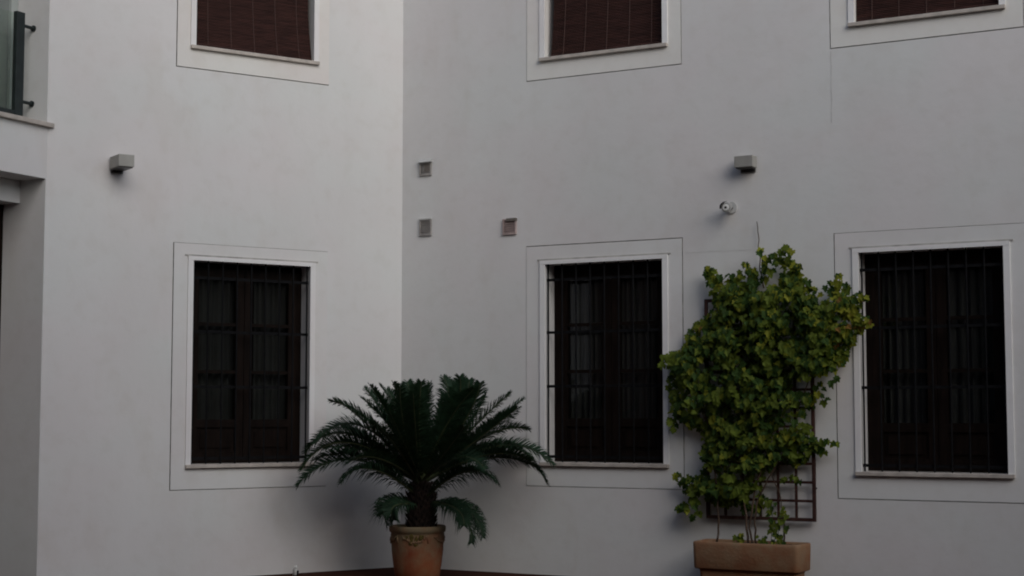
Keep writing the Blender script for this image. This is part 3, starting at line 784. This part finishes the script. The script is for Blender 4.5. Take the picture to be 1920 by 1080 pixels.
cy = thing('cycad', pc + Vector((0, 0, PH - .05)), 'dark green sago palm with arching feathery fronds growing in the terracotta pot', 'plant')
TB = atd(790, 983, PD); TT = atd(791, 905, PD)
m = MB(); random.seed(3)
H_ = TT.z - (PH - .05); c0 = Vector((TB.x, PD, PH - .05))
m.lathe(c0, [(.10, 0), (.125, .04), (.135, H_ * .35), (.135, H_ * .6), (.12, H_ * .85), (.09, H_ * 1.0), (.03, H_ * 1.08)], 24, wob=.12)
for i in range(190):                       # old leaf bases
    z = H_ * (i / 190) * 1.0; a = i * 2.39996; r_ = .125 if z < H_ * .8 else .11
    o_ = Vector((math.cos(a), math.sin(a), 0)); p = c0 + o_ * r_ + Vector((0, 0, z))
    q = p + o_ * .035 + Vector((0, 0, .035)); sd_ = Vector((-o_.y, o_.x, 0)) * .018
    m.add([p - sd_, p + sd_, q + sd_ * .5, q - sd_ * .5, p - Vector((0, 0, .03)), q - Vector((0, 0, .012))], [(0, 1, 2, 3), (0, 3, 5, 4), (1, 4, 5, 2), (3, 2, 5)])
m.build('trunk', M['trunk'], cy)

def frond(tip, mid, dy_mid, dy_tip, base=(790, 908), lf=.20, droop=.25, dens=66):
    P0 = atd(base[0], base[1], PD) + Vector((random.uniform(-.03, .03), random.uniform(-.04, .04), random.uniform(-.02, .02)))
    P2 = atd(tip[0], tip[1], PD + dy_tip); Pm = atd(mid[0], mid[1], PD + dy_mid)
    P1 = Pm * 2 - (P0 + P2) * .5
    f = lambda t: P0 * (1 - t) ** 2 + P1 * 2 * t * (1 - t) + P2 * t * t
    ln = sum((f((k + 1) / 12) - f(k / 12)).length for k in range(12))
    n_ = int(dens * ln)
    rm = MB(); pts = [f(k / 14) for k in range(15)]
    rm.tube(pts, [.011 * (1 - .8 * k / 14) + .001 for k in range(15)], 6, 1)
    ctr = Vector((P0.x, P0.y, P0.z - .6))
    hang = random.choice((1, 1, -1))
    for i in range(n_):
        t = .10 + .90 * (i + .5) / n_
        p = f(t); tg = (f(min(1, t + .02)) - f(t - .02)).normalized()
        upv = Vector((p.x - ctr.x, p.y - ctr.y, 0)); upv = Vector((0, 0, 1)) - upv * .05
        sdv = tg.cross(Vector((0, 0, 1)))
        if sdv.length < .15: sdv = tg.cross(Vector((0, 1, 0)))
        sdv.normalize(); nr = sdv.cross(tg).normalized()
        prof = min(1, (t - .05) * 5) * (1 - .72 * max(0, (t - .55) / .45) ** 1.6)
        for sg in (1, -1):
            l_ = lf * prof * random.uniform(.85, 1.1)
            lift = random.uniform(.45, .85) if sg * hang > 0 else random.uniform(-.35, .25)
            d_ = (sdv * sg * .80 + tg * (.50 + .35 * t) + nr * lift).normalized()
            e = p + d_ * l_ * .6; e2 = p + d_ * l_ + Vector((0, 0, -droop * l_ * random.uniform(.4, 1.3)))
            wv = tg * .0075
            rm.add([p - wv, p + wv, e + wv * .9, e - wv * .9, e2], [(0, 1, 2, 3), (3, 2, 4)], 0)
    return rm.build('frond', [M['frond'], M['rachis']], cy, recalc=False)

random.seed(21)
FR = [  # tip, mid, depth offset of mid and tip
    ((557, 912), (650, 862), -.15, -.25), ((563, 884), (655, 830), -.30, -.42), ((572, 850), (660, 815), .02, .05), ((590, 832), (680, 800), -.2, -.35),
    ((618, 752), (700, 796), .05, .10), ((628, 748), (705, 812), -.3, -.55), ((640, 800), (700, 835), .2, .4),
    ((684, 728), (728, 792), .0, .0), ((694, 722), (740, 800), -.35, -.65), ((712, 722), (752, 790), .15, .25), ((738, 718), (762, 795), -.2, -.35),
    ((764, 716), (776, 790), .05, .15), ((790, 716), (786, 795), -.3, -.50), ((806, 718), (795, 800), .2, .35), ((750, 726), (760, 812), -.5, -.9), ((775, 738), (780, 820), -.6, -1.0),
    ((831, 707), (838, 782), .05, .12), ((862, 706), (849, 785), -.2, -.35), ((880, 712), (858, 790), .15, .25), ((900, 718), (868, 795), -.3, -.5), ((912, 738), (872, 808), .0, .05), 
    ((958, 737), (890, 800), .08, .15), ((982, 748), (898, 815), -.15, -.25), ((970, 765), (890, 828), -.45, -.75), ((992, 806), (908, 820), .2, .3),
    ((1038, 872), (935, 836), -.1, -.15), ((1026, 908), (940, 850), -.3, -.45), ((1000, 860), (915, 842), .2, .35),
    ((650, 870), (712, 860), -.6, -1.0), ((910, 880), (858, 858), -.6, -1.0),
    ((700, 790), (745, 840), -.6, -1.05), ((870, 800), (838, 845), -.6, -1.0), ((730, 770), (762, 840), -.6, -1.0),
]
for tip, mid, a, b in FR: frond(tip, mid, a, b, droop=.18)
for (x, y) in ((676, 745), (702, 735), (725, 730), (752, 722), (778, 724), (660, 770), (690, 760), (858, 722), (872, 716), (888, 730)):
    dd = random.choice((-.15, .1, -.45, -.7)); bx = 790
    frond((x, y), (bx + (x - bx) * .48, 908 + (y - 908) * .62), dd * .5, dd, droop=.18)
for (x, y) in ((585, 865), (608, 842), (975, 838), (1010, 880), (640, 850), (945, 850)):
    dd = random.choice((-.1, .15, -.35)); bx = 790
    frond((x, y), (bx + (x - bx) * .55, 850 + (y - 850) * .3), dd * .5, dd, droop=.3)
for tip, mid, a, b in [((726, 985), (728, 945), -.2, -.25), ((712, 962), (735, 938), .0, .0), ((738, 975), (742, 948), -.35, -.4), ((905, 1008), (872, 955), -.1, -.15), ((884, 1018), (862, 960), -.2, -.3), ((896, 985), (868, 948), .1, .15), ((870, 985), (852, 952), -.3, -.4), ((640, 905), (700, 880), -.5, -.8), ((930, 905), (870, 885), -.5, -.8)]:
    frond(tip, mid, a, b, base=(792, 945), lf=.19, droop=.5, dens=80)
